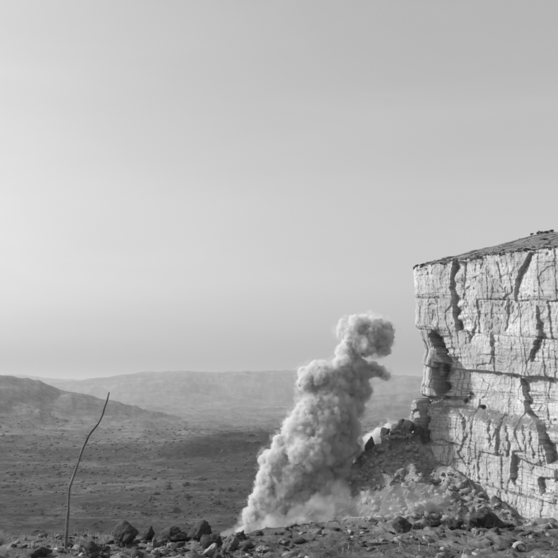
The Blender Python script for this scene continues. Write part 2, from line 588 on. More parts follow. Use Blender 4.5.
# blocky jointing inside each stratum
layer = np.zeros(ZZ.shape, int)
for j in range(len(STRATA)):
    layer += (ZZ < st_z[j][:, None] + wob * 0.5).astype(int)
rng = np.random.default_rng(4)
for lv in range(len(STRATA) + 1):
    m = layer == lv
    wmean = [2.6, 2.2, 1.8, 3.0, 1.9, 1.5, 1.8][lv]
    amp = [0.16, 0.18, 0.22, 0.12, 0.30, 0.32, 0.25][lv]
    edges = np.cumsum(rng.uniform(0.35, 1.7, 140) * wmean) - 75
    sj = SS + 0.30 * (_hash(_zq // 2, 0 * _zq + lv, 0 * _zq, 433) - 0.5) + 0.14 * fbm(ZZ / 1.5, SS / 8, lv, 3, 431 + lv)
    idx = np.searchsorted(edges, sj)
    off = rng.uniform(-1, 1, 142)[idx] * amp
    dep = rng.uniform(0.05, 1, 142)[idx] ** 2
    dist = np.abs(sj - edges[np.clip(idx - 1, 0, 139)])
    cut = -0.45 * amp / 0.2 * 0.36 * dep * np.exp(-(dist / 0.13) ** 2)
    disp = np.where(m, disp + off + cut, disp)
jx_ = 0.5 * fbm(SS / 1.1, ZZ / 1.1, 2, 3, 489)
for q in range(24):
    zb_ = rng.uniform(-22, 25)
    s0_, s1_ = sorted(rng.uniform(-4, S1 + 20, 2))
    zl_ = zb_ + (st_z[2] - st_z[2].mean())[:, None] * 0.8 + 0.10 * fbm(SS / 2.5, q * 3.3, 0, 3, 447)
    disp -= rng.uniform(0.06, 0.22) * np.clip(0.5 + 1.2 * fbm(SS / 3, q * 7.1, 0, 3, 449), 0, 1) * np.exp(-((ZZ - zl_) / rng.uniform(0.06, 0.11)) ** 2) * step(SS, s0_ - 0.5, s0_) * (1 - step(SS, s1_, s1_ + 0.5))
wv, wd = worley((SS + jx_ * 1.2) / 1.3, (ZZ + jx_) / 1.5, 490)
disp += (0.55 * wv + 0.4 * fbm(SS / 1.0, ZZ / 1.2, 6, 4, 491)) * np.exp(-np.maximum(SS - 0.5, 0) / 1.8) * np.where(SS < -12, 0.3, 1) * step(PY, 392, 402)
rows = rng.uniform(-1, 1, 400)
zi = (ZZ - st_z[0][:, None]) / 0.55 + 0.25 * fbm(SS / 5, ZZ, 0, 2, 441)
f0 = np.floor(zi).astype(int)
disp += 0.07 * rows[(f0 + 200) % 400] * np.clip(0.3 + 1.4 * fbm(SS / 5, ZZ / 3, 4, 3, 445), 0, 1)
disp += 0.30 * fbm(SS / 3.2, ZZ / 4.5, 1, 3, 451) + 0.05 * fbm(SS / 0.8, ZZ / 0.8, 2, 4, 461)
jx, jz = 0.2 * fbm(SS / 1.5, ZZ / 1.5, 7, 3, 481), 0.2 * fbm(SS / 1.5, ZZ / 1.5, 9, 3, 482)
for sx_, sz_, am, sd in ((2.0, 3.4, 0.13, 483), (1.1, 1.0, 0.05, 484), (0.42, 0.62, 0.035, 485)):
    wv, wd = worley((SS + jx * sx_) / sx_, (ZZ + jz * sz_) / sz_, sd)
    disp += am * wv - am * 0.22 * np.exp(-(wd / 0.10) ** 2) * (vnoise(SS / sx_, ZZ / sz_ / 2, 0, sd) > 0.0)
pit = fbm(SS / 0.40, ZZ / 0.8, 5, 3, 471)
disp -= 0.20 * step(pit, 0.38, 0.46) * (fbm(SS / 4, ZZ / 4, 3, 2, 472) > 0.12)
P[..., 0] += NX * disp
P[..., 1] += NY * disp

cliff = empty('cliff', (float(P0[0]), float(P0[1]), Z_BOT))
tag(cliff, 'tall pale limestone cliff with dark cracks and ledges', kind='structure')
allf = grid_faces(N_S, N_Z)
flat = P.reshape(-1, 3) - np.array([P0[0], P0[1], Z_BOT])
fl_layer = layer.reshape(-1)[allf[:, 0]]
for lv in range(len(STRATA) + 1):
    f = allf[fl_layer == lv]
    used, inv = np.unique(f, return_inverse=True)
    mesh_from('rock_layer', flat[used], inv.reshape(f.shape), LIME, cliff)

# plateau of dry grass rising behind the edge
inl = np.concatenate([np.linspace(-0.02, 6, 40), np.geomspace(6.3, 90, 60)])
sel = np.arange(45, N_S, 2)
top = P[sel, 0]
TOPX = top[:, 0][:, None] - pl_nrm[sel, 0][:, None] * 0
ndir = -(0.80 * NRM + 0.0 * TAN)
ndir = np.array([0.77, 0.64])
CX = top[:, 0][:, None] + ndir[0] * inl[None, :]
CY = top[:, 1][:, None] + ndir[1] * inl[None, :]
rise = np.where(inl < 42, 0.275 * np.maximum(inl, 0), 0.275 * 42 + 0.10 * (inl - 42))
CZ = top[:, 2][:, None] + rise[None, :] + 0.04
CZ = CZ + (0.5 * fbm(CX / 4, CY / 4, 0, 4, 501) + 0.12 * fbm(CX / 0.7, CY / 0.7, 0, 3, 502, ridge=True)) * np.clip(inl / 2, 0, 1)[None, :]
cv = np.stack([CX, CY, CZ], -1).reshape(-1, 3) - np.array([P0[0], P0[1], Z_BOT])
mesh_from('grass_cap', cv, grid_faces(*CX.shape), CAP, cliff)

# ------------------------------------------------------------------ talus apron
foot_px = [(413, 424), (425, 438), (437, 450), (452, 457), (470, 464), (490, 479), (510, 492), (530, 502), (552, 509), (600, 532), (680, 545)]
fs, fz = face_line(foot_px)
fs[0] = -0.5
foot = []
for s in np.linspace(-2.5, S1 + 58, 120):
    z = float(np.interp(s, fs, fz))
    p = P0 + TAN * s + NRM * (2.0 + 3.2 * min(max((s + 2.5) / 8.0, 0.0), 1.0))
    foot.append((p[0], p[1], z))
for d in np.linspace(1, 40, 12):                        # behind the corner
    p = P0 - TAN * 2.5 + NRM * 2.0 + np.array([0.35, 0.94]) * d
    foot.append((p[0], p[1], fz[0] - 0.25 * d))
foot = np.array(foot)
tx, ty = np.linspace(-45, 75, 400), np.linspace(55, 200, 420)
AX, AY = np.meshgrid(tx, ty, indexing='ij')
AZ = np.full(AX.shape, -200.0)
for p in foot:
    dd = np.sqrt((AX - p[0]) ** 2 + (AY - p[1]) ** 2)
    AZ = np.maximum(AZ, p[2] - 0.74 * dd + 0.0022 * dd * dd * (dd < 80))
AZ = AZ + np.interp(AX, [-20, 0, 6, 10, 12.4, 15, 19.6, 24.5, 30], [-2.5, -3.0, -4.4, -3.6, -2.2, -1.3, -1.6, -1.6, -0.4])
ZB = AZ.copy()
_cen = []
for x_ in np.linspace(326, 402, 60):                    # line of the track on the smooth slope
    a_ = W(x_, 516.5 + 0.5 * math.sin(x_ / 9.0), 1.0)
    Ys = np.linspace(80, 150, 900)
    ii_ = np.clip(np.searchsorted(tx, a_[0] * Ys), 0, len(tx) - 1)
    jj_ = np.clip(np.searchsorted(ty, Ys), 0, len(ty) - 1)
    k_ = np.nonzero(a_[2] * Ys <= ZB[ii_, jj_])[0]
    if len(k_):
        _cen.append(a_ * Ys[k_[0]])
_cen = np.array(_cen)
for c_ in range(3):
    _cen[:, c_] = np.convolve(np.pad(_cen[:, c_], 5, 'edge'), np.ones(11) / 11, 'valid')
AZ += 2.2 * fbm(AX / 12, AY / 12, 0, 4, 601) + 1.5 * fbm(AX / 4.2, AY / 4.2, 0, 5, 602, ridge=True, gain=0.6) + 0.55 * fbm(AX / 1.1, AY / 1.1, 0, 4, 603, gain=0.65)
_wv, _wd = worley(AX / 2.6 + 0.4 * fbm(AX / 3, AY / 3, 0, 2, 605), AY / 2.6, 606)
AZ += 0.55 * _wv * (_wv > -0.2)
_d = np.full(AX.shape, 99.0)
_pz = np.zeros(AX.shape)
for c_ in _cen:
    q_ = np.sqrt((AX - c_[0]) ** 2 + (AY - c_[1]) ** 2)
    _pz = np.where(q_ < _d, c_[2], _pz)
    _d = np.minimum(_d, q_)
wb = 1 - np.clip((_d - 0.9) / 0.9, 0, 1)
AZ = AZ * (1 - wb) + (_pz - 0.06) * wb
keep = (AZ > ground_height(AX, AY) - 6)
f = grid_faces(*AX.shape)
f = f[keep.reshape(-1)[f].all(1)]
tv = np.stack([AX, AY, AZ], -1).reshape(-1, 3)
used, inv = np.unique(f, return_inverse=True)
talus = mesh_from('talus_slope', tv[used], inv.reshape(f.shape), TALUS)
tag(talus, 'steep apron of broken rubble below the cliff', kind='structure')


def talus_z(x, y):
    i = np.clip(np.searchsorted(tx, x) - 1, 0, len(tx) - 2)
    j = np.clip(np.searchsorted(ty, y) - 1, 0, len(ty) - 2)
    a = np.clip((x - tx[i]) / (tx[1] - tx[0]), 0, 1)
    b = np.clip((y - ty[j]) / (ty[1] - ty[0]), 0, 1)
    return (AZ[i, j] * (1 - a) * (1 - b) + AZ[i + 1, j] * a * (1 - b) + AZ[i, j + 1] * (1 - a) * b + AZ[i + 1, j + 1] * a * b)


def hit(x, y, fn, y0, y1, n=3000):
    """First point along the pixel's ray that lies under the surface fn(X, Y)."""
    Ys = np.linspace(y0, y1, n)
    a = W(x, y, 1.0)
    z = fn(a[0] * Ys, Ys)
    k = np.nonzero(a[2] * Ys <= z)[0]
    return None if len(k) == 0 else np.array([a[0] * Ys[k[0]], Ys[k[0]], float(z[k[0]])])


# ------------------------------------------------------------------ rocks
_ico = {}


def ico(sub):
    if sub not in _ico:
        bm = bmesh.new()
        bmesh.ops.create_icosphere(bm, subdivisions=sub, radius=1.0)
        v = np.array([q.co[:] for q in bm.verts])
        fc = np.array([[q.index for q in g.verts] for g in bm.faces])
        bm.free()
        _ico[sub] = (v, fc)
    return _ico[sub]


def rock_verts(seed, sub=4, size=(1, 1, 1), planes=16, rough=0.10, lean=0.0):
    rg = np.random.default_rng(seed)
    v, fc = ico(sub)
    n = rg.normal(size=(planes, 3))
    n /= np.linalg.norm(n, axis=1)[:, None]
    d = rg.uniform(0.5, 1.0, planes)
    dots = v @ n.T
    rr = np.where(dots > 0.05, d[None, :] / np.maximum(dots, 0.05), 9).min(1)
    rr = np.minimum(rr, 1.25)
    rr = rr + rough * fbm(v[:, 0] * 2.2 + seed, v[:, 1] * 2.2, v[:, 2] * 2.2, 5, seed % 97, gain=0.65)
    if sub >= 3:
        rr = rr - rough * 0.8 * (fbm(v[:, 0] * 3.1, v[:, 1] * 3.1 + seed, v[:, 2] * 3.1, 4, seed % 89, ridge=True) > 0.55)
    w = v * rr[:, None]
    w = w * np.array(size)[None, :]
    w[:, 0] += lean * w[:, 2]
    return w, fc


def boulder(px, py, wpx, hpx, seed, mat, label, group=None, fn=ground_height, y0=9.0, y1=60.0, name='boulder', lean=0.0, dpt=0.9, dist=None, sub=4, cat='boulder', sink=0.36, crest=False):
    if crest:
        while hit(px, py - 0.5, fn, y0, y1) is not None and py > 380:
            py -= 0.5
        while hit(px, py, fn, y0, y1) is None:
            py += 0.5
    if fn is ground_height:
        wpx, hpx = wpx * 0.9, hpx * 0.84
    p = hit(px, py, fn, y0, y1) if dist is None else W(px, py, dist)
    if p is None:
        p = W(px, py, y0 + 3)
    m = p[1] / FPX
    sx, sz = wpx * m * 0.5, hpx * m * 0.5
    v, fc = rock_verts(seed, sub, (sx, sx * dpt, sz * (1 + sink)), lean=lean, rough=0.17)
    v[:, 2] += sz * (1 - sink)
    v[:, 1] += sx * dpt * 0.5
    o = mesh_from(name, v, fc, mat)
    o.location = p
    tag(o, label, cat, group)
    return o


FG = 'boulders strewn on the rocky ledge'
boulder(123, 547, 34, 26, 11, ROCK_D, 'big dark slanting boulder just right of the bent pole', FG, lean=0.35)
boulder(90, 556, 24, 13, 12, ROCK_D, 'low rounded dark boulder at the foot of the bent pole', FG)
boulder(41, 557, 24, 10, 13, ROCK_D, 'flat dark boulder left of the bent pole at the bottom edge', FG)
boulder(169, 541, 36, 15, 14, ROCK_D, 'long low dark boulder between the slanting boulder and the twin boulders', FG)
boulder(201, 541, 30, 21, 15, ROCK_D, 'larger rounded dark boulder of the touching pair left of the smoke', FG)
boulder(213, 549, 24, 18, 16, ROCK_D, 'smaller dark boulder in front of the larger one left of the smoke', FG)
boulder(231, 551, 20, 20, 17, ROCK_M, 'grey boulder between the dark pair and the foot of the smoke', FG)
boulder(160, 556, 18, 12, 18, ROCK_L, 'pale boulder at the bottom edge in front of the long low boulder', FG)
boulder(173, 551, 10, 9, 19, ROCK_L, 'small pale stone beside the pale boulder at the bottom edge', FG)
boulder(209, 557, 18, 13, 20, ROCK_L, 'pale wedge of rock at the bottom edge below the dark pair', FG, lean=0.4)
boulder(150, 538, 14, 12, 21, ROCK_D, 'small dark boulder touching the slanting boulder on its right', FG)
boulder(488, 529, 36, 25, 22, ROCK_D, 'largest dark boulder in front of the cliff foot', FG, lean=-0.3)
boulder(455, 530, 20, 15, 23, ROCK_D, 'dark boulder left of the largest one before the cliff foot', FG)
boulder(403, 533, 22, 17, 24, ROCK_D, 'dark rounded boulder before the talus, leftmost of the right-hand row', FG)
boulder(471, 531, 12, 10, 25, ROCK_D, 'small dark boulder squeezed between the largest boulder and its left neighbour', FG)
boulder(476, 536, 8, 8, 26, ROCK_L, 'small pale stone under the largest dark boulder', FG)
boulder(507, 528, 20, 5, 27, ROCK_D, 'flat dark rock right of the largest boulder', FG)
boulder(262, 553, 20, 7, 28, ROCK_L, 'flat pale slab at the bottom edge below the smoke', FG)
boulder(283, 545, 18, 9, 29, ROCK_M, 'low grey rock under the smoke near the bottom edge', FG)
boulder(419, 530, 12, 9, 30, ROCK_D, 'small dark boulder just right of the rounded one before the talus', FG)
boulder(436, 527, 13, 8, 33, ROCK_D, 'low dark boulder midway along the right-hand row', FG)
boulder(240, 539, 14, 8, 34, ROCK_D, 'low dark boulder at the left foot of the smoke', FG)

# pale stone with a hollow, half buried near the bottom right
p = hit(520, 550, ground_height, 9, 40)
m = p[1] / FPX
ro, ri, dp = 7.5 * m, 4.6 * m, 6 * m
NU, NV = 40, 24
uu, vv = np.meshgrid(np.linspace(0, 2 * math.pi, NU, endpoint=False), np.linspace(0, 2 * math.pi, NV, endpoint=False), indexing='ij')
rc, tr = (ro + ri) / 2, (ro - ri) / 2
rr = rc + tr * np.cos(vv) + 0.5 * m * fbm(np.cos(uu) * 2, np.sin(uu) * 2, np.sin(vv) * 1, 3, 77)
hx, hz = rr * np.cos(uu), rr * np.sin(uu)
hy = dp * 0.7 * np.sin(vv)
ii = np.arange(NU * NV).reshape(NU, NV)
ff = np.stack([ii, np.roll(ii, -1, 0), np.roll(np.roll(ii, -1, 0), -1, 1), np.roll(ii, -1, 1)], -1).reshape(-1, 4)
hs = mesh_from('hollow_stone', np.stack([hx, hy, hz * 0.95 + 0.8 * m], -1).reshape(-1, 3), ff, ROCK_L, smooth=True)
hs.location = p
tag(hs, 'pale arched stone with a dark hollow near the bottom right corner', 'stone')

# knob and large blocks on the talus
TB = 'blocks lying on the talus slope'
for (x, y, w_, h_, sd, lab, mt) in [
    (371, 464, 15, 13, 41, 'dark knob of rock standing on the crest of the talus beside the smoke', ROCK_D),
    (433, 492, 11, 9, 42, 'pale block on the talus midway below the cliff corner', BLOCK),
    (451, 499, 13, 11, 43, 'largest pale block low on the talus slope', BLOCK),
    (402, 476, 12, 9, 44, 'grey block on the shaded talus left of the cliff foot', BLOCK),
    (414, 488, 12, 9, 45, 'grey block in the middle of the talus slope', BLOCK),
    (395, 436, 12, 9, 46, 'block on the talus crest between the smoke and the cliff corner', BLOCK),
    (408, 428, 13, 11, 47, 'block wedged against the cliff corner at the top of the talus', BLOCK),
    (420, 424, 13, 12, 50, 'dark block filling the angle of the cliff corner on the talus crest', ROCK_D),
    (386, 446, 13, 10, 51, 'dark jagged block on the talus crest just right of the knob', ROCK_D),
    (404, 440, 16, 9, 52, 'broad dark slab lying along the talus crest', ROCK_D),
    (352, 494, 10, 7, 48, 'small block on the talus just right of the smoke', BLOCK),
    (465, 486, 11, 8, 49, 'block resting against the foot of the cliff', BLOCK),
]:
    boulder(x, y, w_, h_, sd, mt, lab, TB, fn=talus_z, y0=90, y1=170, name='fallen_block', sub=3, crest='crest' in lab or 'wedged' in lab, sink=0.75)

# pointed outcrops on the valley floor
VB = 'pointed outcrops on the valley floor'
oc = [(168, 489, 12, 8, 'tallest pointed outcrop on the valley floor left of the smoke'),
      (186, 485, 8, 5, 'small outcrop just right of the tallest pointed one'),
      (198, 480, 13, 5, 'wide low outcrop on the valley floor, farthest of its cluster'),
      (156, 495, 9, 5, 'small outcrop left of the tallest pointed one'),
      (152, 500, 12, 7, 'outcrop lying below and left of the tallest pointed one'),
      (186, 498, 9, 7, 'pale-topped outcrop below the tallest pointed one'),
      (210, 491, 9, 4, 'low outcrop left of the twin peaks on the valley floor'),
      (221, 491, 9, 6, 'left peak of the twin outcrops nearest the smoke'),
      (230, 491, 9, 6, 'right peak of the twin outcrops nearest the smoke'),
      (214, 504, 10, 6, 'outcrop alone on the dark valley floor below the twin peaks'),
      (173, 512, 12, 6, 'outcrop on the dark ground behind the boulder pair'),
      (142, 515, 14, 7, 'outcrop behind the slanting boulder at the valley edge')]
rg0 = np.random.default_rng(5)
for i, (x, y, w_, h_, lab) in enumerate(oc):
    p = hit(x, y, ground_height, 150, 900, 6000)
    m = p[1] / FPX
    v, fc = rock_verts(700 + i, 3, (w_ * m * 0.55, w_ * m * 0.5, h_ * m * 0.6), planes=11, rough=0.45, lean=rg0.uniform(-0.5, 0.5))
    v[:, 0] *= 1 - 0.45 * np.clip(v[:, 2] / (h_ * m), 0, 1)
    v[:, 1] *= 1 - 0.45 * np.clip(v[:, 2] / (h_ * m), 0, 1)
    o = mesh_from('rock_outcrop', v, fc, OUTCROP)
    o.location = p
    tag(o, lab, 'outcrop', VB)


def scatter(name, pts, sizes, sub, mat, seed, squash=0.75, planes=6, rough=0.1, variants=24):
    """Many small stones or clumps joined into one mesh."""
    rg = np.random.default_rng(seed)
    protos = []
    for q in range(variants):                          # angular chips: hulls of a few random points
        bm = bmesh.new()
        pp = rg.normal(size=(planes + 3, 3))
        pp /= np.linalg.norm(pp, axis=1)[:, None]
        pp = np.sign(pp) * np.abs(pp) ** 0.55 * np.array([1.0, rg.uniform(0.5, 0.9), rg.uniform(0.45, 0.85)])
        aa_, bb_ = rg.uniform(0, 6.28), rg.uniform(-0.6, 0.6)
        pp = pp @ np.array([[math.cos(aa_), -math.sin(aa_), 0], [math.sin(aa_), math.cos(aa_), 0], [0, 0, 1]]) @ np.array([[1, 0, 0], [0, math.cos(bb_), -math.sin(bb_)], [0, math.sin(bb_), math.cos(bb_)]])
        for c_ in pp:
            bm.verts.new(c_)
        bmesh.ops.convex_hull(bm, input=bm.verts)
        bmesh.ops.triangulate(bm, faces=bm.faces)
        bm.verts.ensure_lookup_table()
        bm.verts.index_update()
        protos.append((np.array([w.co[:] for w in bm.verts]), np.array([[w.index for w in g.verts] for g in bm.faces])))
        bm.free()
    V, F, base = [], [], 0
    for k in range(len(pts)):
        v, fc = protos[k % variants]
        a = rg.uniform(0, 2 * math.pi)
        c, s = math.cos(a), math.sin(a)
        st = rg.uniform(0.7, 1.35, 3)
        w = v * st * sizes[k]
        w = np.stack([w[:, 0] * c - w[:, 1] * s, w[:, 0] * s + w[:, 1] * c, w[:, 2] * squash], -1)
        V.append(w + pts[k])
        F.append(fc + base)
        base += len(v)
    o = mesh_from(name, np.concatenate(V), np.concatenate(F), mat)
    return tag(o, kind='stuff')


rg = np.random.default_rng(21)
# rubble on the ledge
n = 4600
th = rg.uniform(R(-23), R(23), n)
r_ = rg.uniform(8.6, 15.5, n)
X, Y = r_ * np.sin(th), r_ * np.cos(th)
Z = ground_height(X, Y)
sz = 0.010 + 0.10 * rg.random(n) ** 7
ex = rg.permutation(np.arange(1500, 2700))[:1000]                        # heap of dark stones left of the smoke
th[ex] = np.arctan((np.where(np.arange(1000) < 450, rg.normal(170, 60, 1000), rg.uniform(-5, 563, 1000)) - 279) / FPX)
r_[ex] = rg.uniform(10.0, 14.0, 1000)
sz[ex] = 0.02 + 0.09 * rg.random(1000) ** 2.5
X, Y = r_ * np.sin(th), r_ * np.cos(th)
Z = ground_height(X, Y)
for nm, sl, mt in (('rubble', slice(0, 1500), ROCK_M), ('dark_rubble', slice(1500, 2700), ROCK_D), ('pale_rubble', slice(2700, 3200), ROCK_L)):
    o = scatter(nm, np.stack([X, Y, Z], -1)[sl], sz[sl], 1 if nm != 'rubble' else 2, mt, 33 + sl.start)
    tag(o, {'rubble': 'grey stones', 'dark_rubble': 'dark stones', 'pale_rubble': 'pale stones'}[nm] + ' scattered over the rocky ledge')
# scree on the talus
n = 14000
fi = rg.integers(0, 120, n)
dd = rg.uniform(0.5, 34, n)
aa = rg.uniform(-1.0, 1.0, n)
X = foot[fi, 0] + (NRM[0] * np.cos(aa) - TAN[0] * np.sin(aa)) * dd
Y = foot[fi, 1] + (NRM[1] * np.cos(aa) - TAN[1] * np.sin(aa)) * dd
Z = talus_z(X, Y)
sz = 0.10 + 1.05 * rg.random(n) ** 8
o = scatter('scree', np.stack([X, Y, Z], -1), sz, 1, BLOCK, 51)
tag(o, 'broken stones covering the talus below the cliff')
# low scrub in the valley
n = 30000
th = rg.uniform(R(-23), R(16), n)
r_ = np.exp(rg.uniform(math.log(230), math.log(1500), n))
X, Y = r_ * np.sin(th), r_ * np.cos(th)
clump = fbm(X / 60, Y / 60, 0, 3, 801)
ok = clump > rg.uniform(-0.5, 0.35, n)
X, Y, r_ = X[ok], Y[ok], r_[ok]
Z = ground_height(X, Y)
sz = (0.3 + 1.5 * rg.random(len(X)) ** 5) * np.clip(r_ / 450, 0.7, 2.0)
o = scatter('scrub', np.stack([X, Y, Z], -1), sz, 1, LEAF, 71, squash=0.6, rough=0.3)
tag(o, 'low dark scrub dotting the valley floor')

# dry grass stalks on the ledge
V, F, base = [], [], 0
NG = 900
gpx = np.where(np.arange(NG) < 450, rg.normal(82, 28, NG), rg.uniform(-10, 570, NG))
grr = rg.uniform(9.3, 13.5, NG)
gx_, gy_ = (gpx - 279) / FPX * grr, grr
gz_ = ground_height(gx_, gy_)
for k in range(NG):
    x, y, z = gx_[k], gy_[k], gz_[k]
    h = rg.uniform(0.03, 0.11)
    a, ln = rg.uniform(0, 6.28), rg.uniform(0.0, 0.9) * h
    w = rg.uniform(0.0025, 0.005)
    ca, sa = math.cos(a + 1.57) * w, math.sin(a + 1.57) * w
    dx, dy = math.cos(a) * ln, math.sin(a) * ln
    V += [(x - ca, y - sa, z - 0.02), (x + ca, y + sa, z - 0.02), (x + ca * .7 + dx * .35, y + sa * .7 + dy * .35, z + h * .6),
          (x - ca * .7 + dx * .35, y - sa * .7 + dy * .35, z + h * .6), (x + dx + ca * .2, y + dy + sa * .2, z + h), (x + dx - ca * .2, y + dy - sa * .2, z + h)]
    F += [(base, base + 1, base + 2, base + 3), (base + 3, base + 2, base + 4, base + 5)]
    base += 6
o = mesh_from('dry_grass', np.array(V), np.array(F), STRAW)
tag(o, 'thin dry grass stalks standing on the rocky ledge', kind='stuff')

# ------------------------------------------------------------------ bent pole
pole_px = [(65.5, 552, 2.3), (66, 545, 2.3), (67, 530, 2.2), (68, 515, 2.1), (68.5, 503, 2.0), (70, 488, 1.9), (74, 473, 1.8), (79, 458, 1.7), (84, 445, 1.6),
           (88, 436, 1.55), (93, 430, 1.5), (99, 423, 1.45), (103, 415, 1.35), (106, 405, 1.2), (108, 398, 1.1), (109.5, 392, 0.8)]
pb = hit(65.5, 549, ground_height, 9, 30)
YP = pb[1]
mpp = YP / FPX
ctr = [W(a, b, YP) + np.array([0, 0.02 * math.sin(b / 17.0), 0]) for a, b, c in pole_px]
rad_ = [c * 0.60 * mpp for a, b, c in pole_px]
tt = np.linspace(0, len(ctr) - 1, 120)
ctr = np.array(ctr)
C3 = np.stack([np.interp(tt, np.arange(len(ctr)), ctr[:, q]) for q in range(3)], -1)
C3[:, 0] += 0.010 * fbm(tt * 0.8, 1, 0, 3, 905)
for _ in range(2):
    C3[1:-1] = (C3[:-2] + 2 * C3[1:-1] + C3[2:]) / 4
RD = np.interp(tt, np.arange(len(ctr)), rad_) * (1 + 0.30 * fbm(tt * 0.9, 0, 0, 4, 901))
NA = 14
V = []
for q in range(120):
    tg = C3[min(q + 1, 119)] - C3[max(q - 1, 0)]
    tg /= np.linalg.norm(tg)
    e1 = np.cross(tg, [0, 1, 0]); e1 /= np.linalg.norm(e1)
    e2 = np.cross(tg, e1)
    for a in range(NA):
        an = 2 * math.pi * a / NA
        k_ = 1 + 0.10 * math.sin(3 * an + q * 0.05)
        V.append(C3[q] + RD[q] * k_ * (math.cos(an) * e1 + math.sin(an) * e2) - pb)
ii = np.arange(120 * NA).reshape(120, NA)
ff = np.stack([ii[:-1], np.roll(ii, -1, 1)[:-1], np.roll(ii, -1, 1)[1:], ii[1:]], -1).reshape(-1, 4)
pole = empty('bent_pole', tuple(pb))
tag(pole, 'thin crooked wooden pole stuck upright in the rocky ledge', 'pole')
mesh_from('shaft', np.array(V), ff, BARK, pole, smooth=True)
# narrow strip along the right of the lower shaft, same material
b0, b1 = W(68.6, 504, YP) - pb, W(67.4, 526, YP) - pb
V, F = [], []
for q in range(13):
    c_ = b0 + (b1 - b0) * q / 12
    w_ = (0.2 + 0.9 * math.sin(math.pi * (q / 12) ** 0.8)) * mpp
    for sgn, dy in ((0.0, -0.012), (1.0, -0.012), (1.0, 0.0), (0.0, 0.0)):
        V.append(c_ + np.array([sgn * w_ + 0.3 * mpp, dy + 0.004 * math.sin(q), 0]))
for q in range(12):
    for e in range(4):
        F.append((q * 4 + e, q * 4 + (e + 1) % 4, q * 4 + 4 + (e + 1) % 4, q * 4 + 4 + e))
mesh_from('side_strip', np.array(V), np.array(F), BARK, pole)


# ------------------------------------------------------------------ shrubs on the cliff
def shrub(p, wid, hei, seed, label, group):
    rg = np.random.default_rng(seed)
    t = empty('shrub', tuple(p))
    tag(t, label, 'shrub', group)
    v, fc = ico(1)
    # stems
    V, F, base = [], [], 0
    for q in range(5):
        a = rg.uniform(0, 6.28)
        tip = np.array([math.cos(a) * wid * 0.3, math.sin(a) * wid * 0.3, hei * rg.uniform(0.5, 0.8)])
        for e in range(5):
            an = 6.283 * e / 5
            V.append(np.array([math.cos(an) * 0.04, math.sin(an) * 0.04, -0.2]))
        for e in range(5):
            an = 6.283 * e / 5
            V.append(tip + np.array([math.cos(an) * 0.015, math.sin(an) * 0.015, 0]))
        F += [(base + e, base + (e + 1) % 5, base + 5 + (e + 1) % 5, base + 5 + e) for e in range(5)]
        base += 10
    mesh_from('stem', np.array(V), np.array(F), BARK, t)
    V, F = [], []
    lobes = [(rg.normal(size=3) * np.array([wid, wid, hei]) * 0.2 + np.array([0, 0, hei * 0.42]), rg.uniform(0.22, 0.38)) for _ in range(7)]
    for q in range(420):
        c_, rr_ = lobes[rg.integers(0, 7)]
        d = rg.normal(size=3)
        d /= np.linalg.norm(d)
        c2 = c_ + d * rr_ * np.array([wid, wid, hei]) * rg.uniform(0.5, 1.05)
        a, b = rg.normal(size=3), rg.normal(size=3)
        s = rg.uniform(0.05, 0.11) * wid * 0.7
        a, b = a / np.linalg.norm(a) * s, b / np.linalg.norm(b) * s
        k_ = len(V)
        V += [c2 - a, c2 - b, c2 + a, c2 + b]
        F.append((k_, k_ + 1, k_ + 2, k_ + 3))
    mesh_from('crown', np.array(V), np.array(F), LEAF, t)
    return t


def cap_point(x, y):
    """Point of the plateau nearest to the pixel."""
    pts = np.stack([CX, CY, CZ], -1).reshape(-1, 3)
    a, b = proj(pts)
    if y < 239:                                    # on the skyline
        near_ = np.abs(a - x) < 1.0
        k = np.argmin(np.where(near_, b, 1e9))
    else:
        k = np.argmin((a - x) ** 2 + (b - y) ** 2)
    return pts[k]


SG = 'shrubs along the skyline of the plateau'
for i, (x, y, w_, h_, lab) in enumerate([
    (531, 237, 3, 4, 'small dark shrub on the skyline, leftmost on the plateau'),
    (537, 235.5, 3.5, 6, 'tallest thin shrub on the plateau skyline'),
    (541.5, 234.5, 3, 5, 'thin shrub right of the tallest one on the plateau skyline'),
    (547, 233, 5, 4, 'wide low shrub on the plateau skyline near the right edge'),
    (552, 232, 4, 4, 'shrub on the plateau skyline at the right edge of the picture'),
    (528, 250, 4, 3, 'shrub at the cliff brink above the long right-hand crack'),
    (537, 251, 4, 3, 'shrub at the cliff brink right of the long right-hand crack'),
    (520, 250, 3, 2.5, 'small shrub at the cliff brink left of the long right-hand crack'),
    (544, 240, 5, 3, 'low shrub in the grass just under the skyline'),
]):
    p = cap_point(x, y)
    m = p[1] / FPX
    shrub(p, w_ * m * 1.45, h_ * m * 0.62, 1000 + i, lab, SG)


# tufts of scrub over the plateau and along its rim
ct = np.stack([CX, CY, CZ], -1)
rgc = np.random.default_rng(91)
i_, j_ = rgc.integers(0, CX.shape[0], 2600), (rgc.random(2600) ** 1.6 * 90).astype(int)
o = scatter('plateau_scrub', ct[i_, j_], 0.05 + 0.36 * rgc.random(2600) ** 6, 1, LEAF, 93, squash=0.7)
tag(o, 'small dark tufts of scrub dotted over the plateau and its rim')


def face_point(x, y):
    a, b = proj(P.reshape(-1, 3))
    pts = P.reshape(-1, 3)
    k = np.argmin((a - x) ** 2 + (b - y) ** 2 + 0.02 * pts[:, 1])
    return pts[k]


for i, (x, y, w_, h_, lab) in enumerate([
    (471, 399, 8, 7, 'dark round shrub on the scree terrace halfway up the cliff'),
    (466, 403, 5, 6, 'smaller shrub left of the round one on the cliff terrace'),
    (484, 409, 9, 4, 'low spreading shrub on the cliff terrace right of the round one'),
]):
    p = face_point(x, y)
    m = p[1] / FPX
    shrub(p, w_ * m, h_ * m, 1100 + i, lab, 'shrubs on the cliff terrace')

